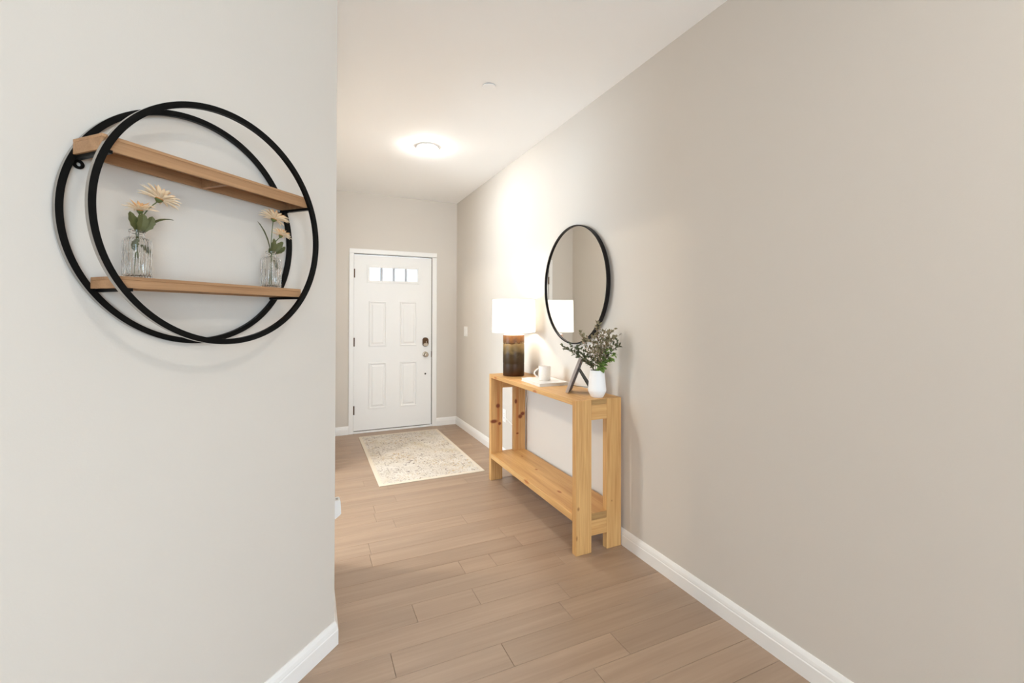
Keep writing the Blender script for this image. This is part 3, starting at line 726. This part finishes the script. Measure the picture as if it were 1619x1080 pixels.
# ------------------------------------------------------------------ ceiling fittings
def downlight(x, y, label, lens, strength, col=(1.0, 0.95, 0.88, 1)):
    rt = empty('ceiling_light', (x, y, H)); tag(rt, label, 'ceiling light')
    bm = bmesh.new(); lathe(bm, [(0.066, -0.0005), (0.094, -0.0005), (0.094, -0.006), (0.088, -0.011), (0.068, -0.013), (0.066, -0.010)], 56, closed=True)
    auto_smooth(finish('trim_ring', bm, M_TRIM, rt), 30)
    bm = bmesh.new(); lathe(bm, [(0, -0.0380), (0.020, -0.0370), (0.040, -0.0335), (0.055, -0.0265), (0.0635, -0.0175), (0.0655, -0.010), (0.0655, -0.004), (0, -0.004)], 40)
    auto_smooth(finish('lens', bm, emit(lens, col, strength), rt), 60)
downlight(0.905, 3.677, 'lit round ceiling light in the hall near the front door', 'downlight_lens', DOWNLIGHT)
downlight(0.905, -0.55, 'unseen round ceiling light added behind the camera', 'added_lamp_lens', ADDED_LIVING)
downlight(-1.30, -1.30, 'unseen warm fill light added in the living room', 'room_fill_lens', FILL_ROOM, (1.0, 0.86, 0.70, 1))
downlight(-1.10, 3.35, 'unseen warm fill light added in the side room beyond the opening', 'side_fill_lens', FILL_SIDE_ROOM, (1.0, 0.88, 0.72, 1))
sk = empty('ceiling_disc', (1.008, 2.548, H)); tag(sk, 'small white concealed sprinkler cover disc on the ceiling', 'sprinkler cover')
bm = bmesh.new(); lathe(bm, [(0, -0.009), (0.040, -0.009), (0.042, -0.008), (0.042, -0.0055), (0, -0.0055)], 40); finish('cover_disc', bm, M_CEIL, sk)
bm = bmesh.new(); lathe(bm, [(0, -0.0056), (0.034, -0.0056), (0.034, -0.0002), (0, -0.0002)], 40); finish('cup', bm, M_GREYPL, sk)

# ------------------------------------------------------------------ round wall shelf on the angled wall
RZ = PI/4
def wpt(s, off, z):                 # point on the angled wall: s along it, off into the room
    q = s*math.sqrt(2); x = (q+C45)/2; y = (q-C45)/2
    return (x+off/math.sqrt(2), y-off/math.sqrt(2), z)
SC, SZ = 0.902, 1.588
ws = empty('round_wall_shelf', wpt(SC, 0, SZ), RZ); tag(ws, 'round black metal wall shelf with two wooden boards', 'wall shelf')
RO, RI = 0.327, 0.312
def ring(y0, y1):
    bm = bmesh.new(); lathe(bm, [(RI, y0), (RO, y0), (RO, y1), (RI, y1)], 160, closed=True)
    bmesh.ops.rotate(bm, verts=bm.verts, cent=(0, 0, 0), matrix=Matrix.Rotation(PI/2, 3, 'X'))
    o = auto_smooth(finish('ring', bm, M_BLACK, ws), 40)
    o.data.materials.append(M_RIM)
    for p in o.data.polygons:           # daylight highlight put into the colour of the outward face
        c = p.center
        if p.normal.dot(Vector((c.x, 0, c.z)).normalized()) > 0.7: p.material_index = 1
    return o
ring(0.005, 0.0165); ring(0.1265, 0.138)   # rotated: +z becomes -y (into the room)
def wshelf(hl, z0, z1, name):
    y0, y1 = -0.1255, -0.0175
    sh_ = finish(name, B(-hl, hl, y0, y1, z1-0.008, z1, bev=0.0008), M_OAK, ws)
    for ya, yb in ((y0, y0+0.007), (y1-0.007, y1)): finish('rail', B(-hl, hl, ya, yb, z0, z1-0.0081, bev=0.0008), M_OAK, sh_)
    for xa in (-hl, hl-0.007): finish('end_rail', B(xa, xa+0.007, y0+0.0071, y1-0.0071, z0, z1-0.0081), M_OAK, sh_)
    finish('divider', B(-0.006, 0.006, y0+0.0071, y1-0.0071, z0+0.001, z1-0.0081), M_OAK, sh_)
    for sx in (-1, 1):
        xc = sx*(math.sqrt(RI**2-(z0-0.006)**2)-0.004)
        finish('crossbar', B(xc-0.006, xc+0.006, -0.132, -0.010, z0-0.0075, z0-0.0002), M_BLACK, ws)
wshelf(0.297, 0.122, 0.157, 'upper_shelf'); wshelf(0.262, -0.184, -0.157, 'lower_shelf')
for sx in (-1, 1):
    bm = bmesh.new(); n = 20; hx, hz = sx*0.280, 0.106
    ro, ri = 0.011, 0.0045
    lathe(bm, [(ri, 0.003), (ro, 0.003), (ro, 0.006), (ri, 0.006)], n, closed=True)
    bmesh.ops.rotate(bm, verts=bm.verts, cent=(0, 0, 0), matrix=Matrix.Rotation(PI/2, 3, 'X')); bmesh.ops.translate(bm, verts=bm.verts, vec=(hx, 0, hz))
    box(bm, hx+sx*0.006, hx+sx*0.016, -0.006, -0.003, hz-0.004, hz+0.016)
    finish('hanging_tab', bm, M_BLACK, ws)

# glass bottles and daisies on the lower board
M_GLASS = glass('clear_glass', (0.985, 0.99, 0.985, 1), 0.0, 1.45)
def bottle_mod(ang, r, z):
    # rounded square body with fine ribs, round neck
    if r < 0.0205 or z > 0.1005: return (r*math.cos(ang), r*math.sin(ang))
    n_ = 3.2; k = (abs(math.cos(ang))**n_ + abs(math.sin(ang))**n_)**(-1/n_)
    rr = r*k*0.97 + (0.0011*math.cos(ang*24) if z < 0.062 else 0.0005*math.cos(ang*24))
    return (rr*math.cos(ang), rr*math.sin(ang))
BZ = SZ-0.157
def bottle(s, label):
    rt = empty('glass_bottle', wpt(s, 0.072, BZ), RZ); tag(rt, label, 'bottle', 'glass bottles on the round wall shelf')
    prof = [(0, 0.0), (0.024, 0.0), (0.0262, 0.003), (0.0265, 0.030), (0.0265, 0.061), (0.0255, 0.063), (0.0262, 0.066), (0.0264, 0.090), (0.0255, 0.095), (0.0215, 0.0995), (0.0160, 0.102), (0.0145, 0.105), (0.0142, 0.112), (0.0168, 0.114), (0.0168, 0.119), (0.0142, 0.121),
            (0.0122, 0.120), (0.0122, 0.103), (0.0155, 0.0985), (0.0215, 0.0955), (0.0238, 0.090), (0.0240, 0.012), (0.022, 0.008), (0, 0.007)]
    bm = bmesh.new(); lathe(bm, prof, 112, mod=bottle_mod)
    auto_smooth(finish('body', bm, M_GLASS, rt), 50)
    return rt
bottle(0.706, 'clear ribbed glass bottle at the left end of the lower shelf board')
bottle(1.092, 'clear ribbed glass bottle at the right end of the lower shelf board')
M_PETAL = plain('peach_petal', srgb(244, 222, 190), 0.7, noise=0.12, nscale=25)
M_PETALI = plain('peach_inner_petal', srgb(236, 188, 134), 0.7, noise=0.2, nscale=25)
M_CENTRE = plain('flower_centre', srgb(196, 128, 62), 0.8, noise=0.3, nscale=200)
M_DLEAF = plain('daisy_leaf', srgb(80, 82, 42), 0.55, noise=0.35, nscale=60)
M_CALYX = plain('daisy_calyx', srgb(82, 92, 46), 0.6, noise=0.2)
def petal_mesh():
    bm = bmesh.new(); leaf(bm, (0, 0, 0), (1, 0, 0), 0.25, bend=(0, 0, 0.10), face=(0, 0, 1), n=6, thick=0.008)
    bmesh.ops.recalc_face_normals(bm, faces=bm.faces)
    me = bpy.data.meshes.new('petal'); bm.to_mesh(me); bm.free(); me.materials.append(M_PETAL)
    for p in me.polygons: p.use_smooth = True
    return me
PET = petal_mesh(); PETI = PET.copy(); PETI.materials.clear(); PETI.materials.append(M_PETALI)
def daisy(s, head, normal, R_, base_xy, label, leaves, seed, dens=1.0):
    """local frame: x along the wall, y into the wall, z up; origin at the bottle's foot"""
    rnd = random.Random(seed)
    rt = empty('daisy', wpt(s, 0.072, BZ), RZ); tag(rt, label, 'flower', 'peach daisies in the glass bottles')
    head, nrm = Vector(head), Vector(normal).normalized()
    neck_ = Vector((base_xy[0]*0.5, base_xy[1]*0.5, 0.116)); foot = Vector((-base_xy[0], -base_xy[1], 0.012))
    pts = [foot, (foot+neck_)/2] + bez(neck_, neck_ + Vector((0, 0, 0.5*(head.z-0.116))), head - nrm*0.006, 8)
    bm = bmesh.new(); tube(bm, pts, 0.0013, 6); finish('stem', bm, M_CALYX, rt)
    q = nrm.to_track_quat('Z', 'Y')
    bm = bmesh.new(); lathe(bm, [(0, -0.007), (0.004, -0.006), (R_*0.16, -0.001), (R_*0.20, 0.002), (R_*0.17, 0.006), (R_*0.09, 0.0085), (0, 0.009)], 18)
    hd_ = finish('flower_head', bm, M_CENTRE, rt, smooth=True); hd_.location = head; hd_.rotation_mode = 'QUATERNION'; hd_.rotation_quaternion = q
    bm = bmesh.new(); lathe(bm, [(0, -0.0085), (0.0035, -0.008), (R_*0.20, -0.0015), (R_*0.2, -0.0005), (0, -0.001)], 14); finish('calyx', bm, M_CALYX, hd_, smooth=True)
    for cnt, ln_, el, z_, me in ((19, 1.0, 6, 0.001, PET), (16, 0.92, 22, 0.003, PET), (13, 0.74, 40, 0.005, PETI), (9, 0.48, 60, 0.006, PETI)):
        for i in range(int(cnt*dens)):
            a = 2*PI*(i+rnd.uniform(-0.25, 0.25))/int(cnt*dens) + z_*300
            o = bpy.data.objects.new('petal', me); COL.objects.link(o); o.parent = hd_
            e = math.radians(el + rnd.uniform(-9, 9)); l_ = R_*ln_*rnd.uniform(0.86, 1.08)
            o.rotation_euler = (rnd.uniform(-0.2, 0.2), -e, a)
            o.location = (R_*0.12*math.cos(a), R_*0.12*math.sin(a), z_)
            o.scale = (l_*0.9, l_*0.9, l_*0.9)
    for (b0, t0, w, bd, fc) in leaves:
        bm = bmesh.new(); leaf(bm, b0, t0, w, bend=bd, face=fc, n=9, jag=0.10); finish('leaf', bm, M_DLEAF, rt)
sL, sR = 0.706, 1.092
daisy(sL, (0.046, -0.004, 0.206), (0.42, -0.10, 1), 0.047, (0.006, 0.0), 'open peach daisy standing tall in the left glass bottle',
      [((0.008, -0.002, 0.118), (0.074, -0.016, 0.158), 0.014, (0.0, 0, 0.022), (0, -0.3, 1)),
       ((0.004, -0.008, 0.085), (0.020, -0.013, 0.060), 0.012, (0.004, -0.003, 0), (0, -1, 0.2))], 1)
daisy(sL, (0.008, 0.004, 0.170), (-0.05, -0.10, 1), 0.036, (-0.004, 0.002), 'half hidden peach daisy low in the left glass bottle',
      [((-0.004, -0.008, 0.116), (-0.024, -0.014, 0.160), 0.024, (-0.008, -0.006, 0), (0.2, -1, 0.2)),
       ((0.0, -0.010, 0.116), (0.002, -0.016, 0.160), 0.026, (0, -0.008, 0), (0.0, -1, 0.2)),
       ((0.004, -0.009, 0.116), (0.026, -0.012, 0.158), 0.022, (0.006, -0.006, 0), (-0.2, -1, 0.2)),
       ((-0.004, -0.008, 0.098), (-0.016, -0.016, 0.066), 0.014, (-0.006, -0.002, 0), (0, -1, 0.2))], 2)
daisy(sR, (0.006, -0.004, 0.226), (0.30, -0.15, 1), 0.047, (0.0, 0.002), 'open peach daisy standing tall in the right glass bottle',
      [((-0.006, -0.004, 0.116), (-0.066, -0.018, 0.204), 0.017, (0.012, 0, 0.010), (0.7, -0.8, 0.3)),
       ((-0.004, -0.006, 0.114), (-0.002, -0.014, 0.162), 0.019, (0, -0.006, 0), (0, -1, 0.2)),
       ((-0.008, -0.006, 0.114), (-0.018, -0.012, 0.128), 0.014, (-0.003, 0, 0), (0, -1, 0.2))], 3)
daisy(sR, (0.034, -0.004, 0.178), (0.32, -0.15, 1), 0.033, (0.006, 0.0), 'smaller peach daisy leaning right in the right glass bottle',
      [((0.006, -0.006, 0.116), (0.034, -0.014, 0.156), 0.018, (-0.002, -0.003, 0.006), (-0.4, -1, 0.3)),
       ((0.008, -0.005, 0.114), (0.044, -0.012, 0.142), 0.016, (0.006, -0.003, -0.004), (-0.4, -1, 0.6)),
       ((0.004, -0.007, 0.095), (0.010, -0.014, 0.060), 0.012, (0, -0.003, 0), (0, -1, 0.2))], 4)
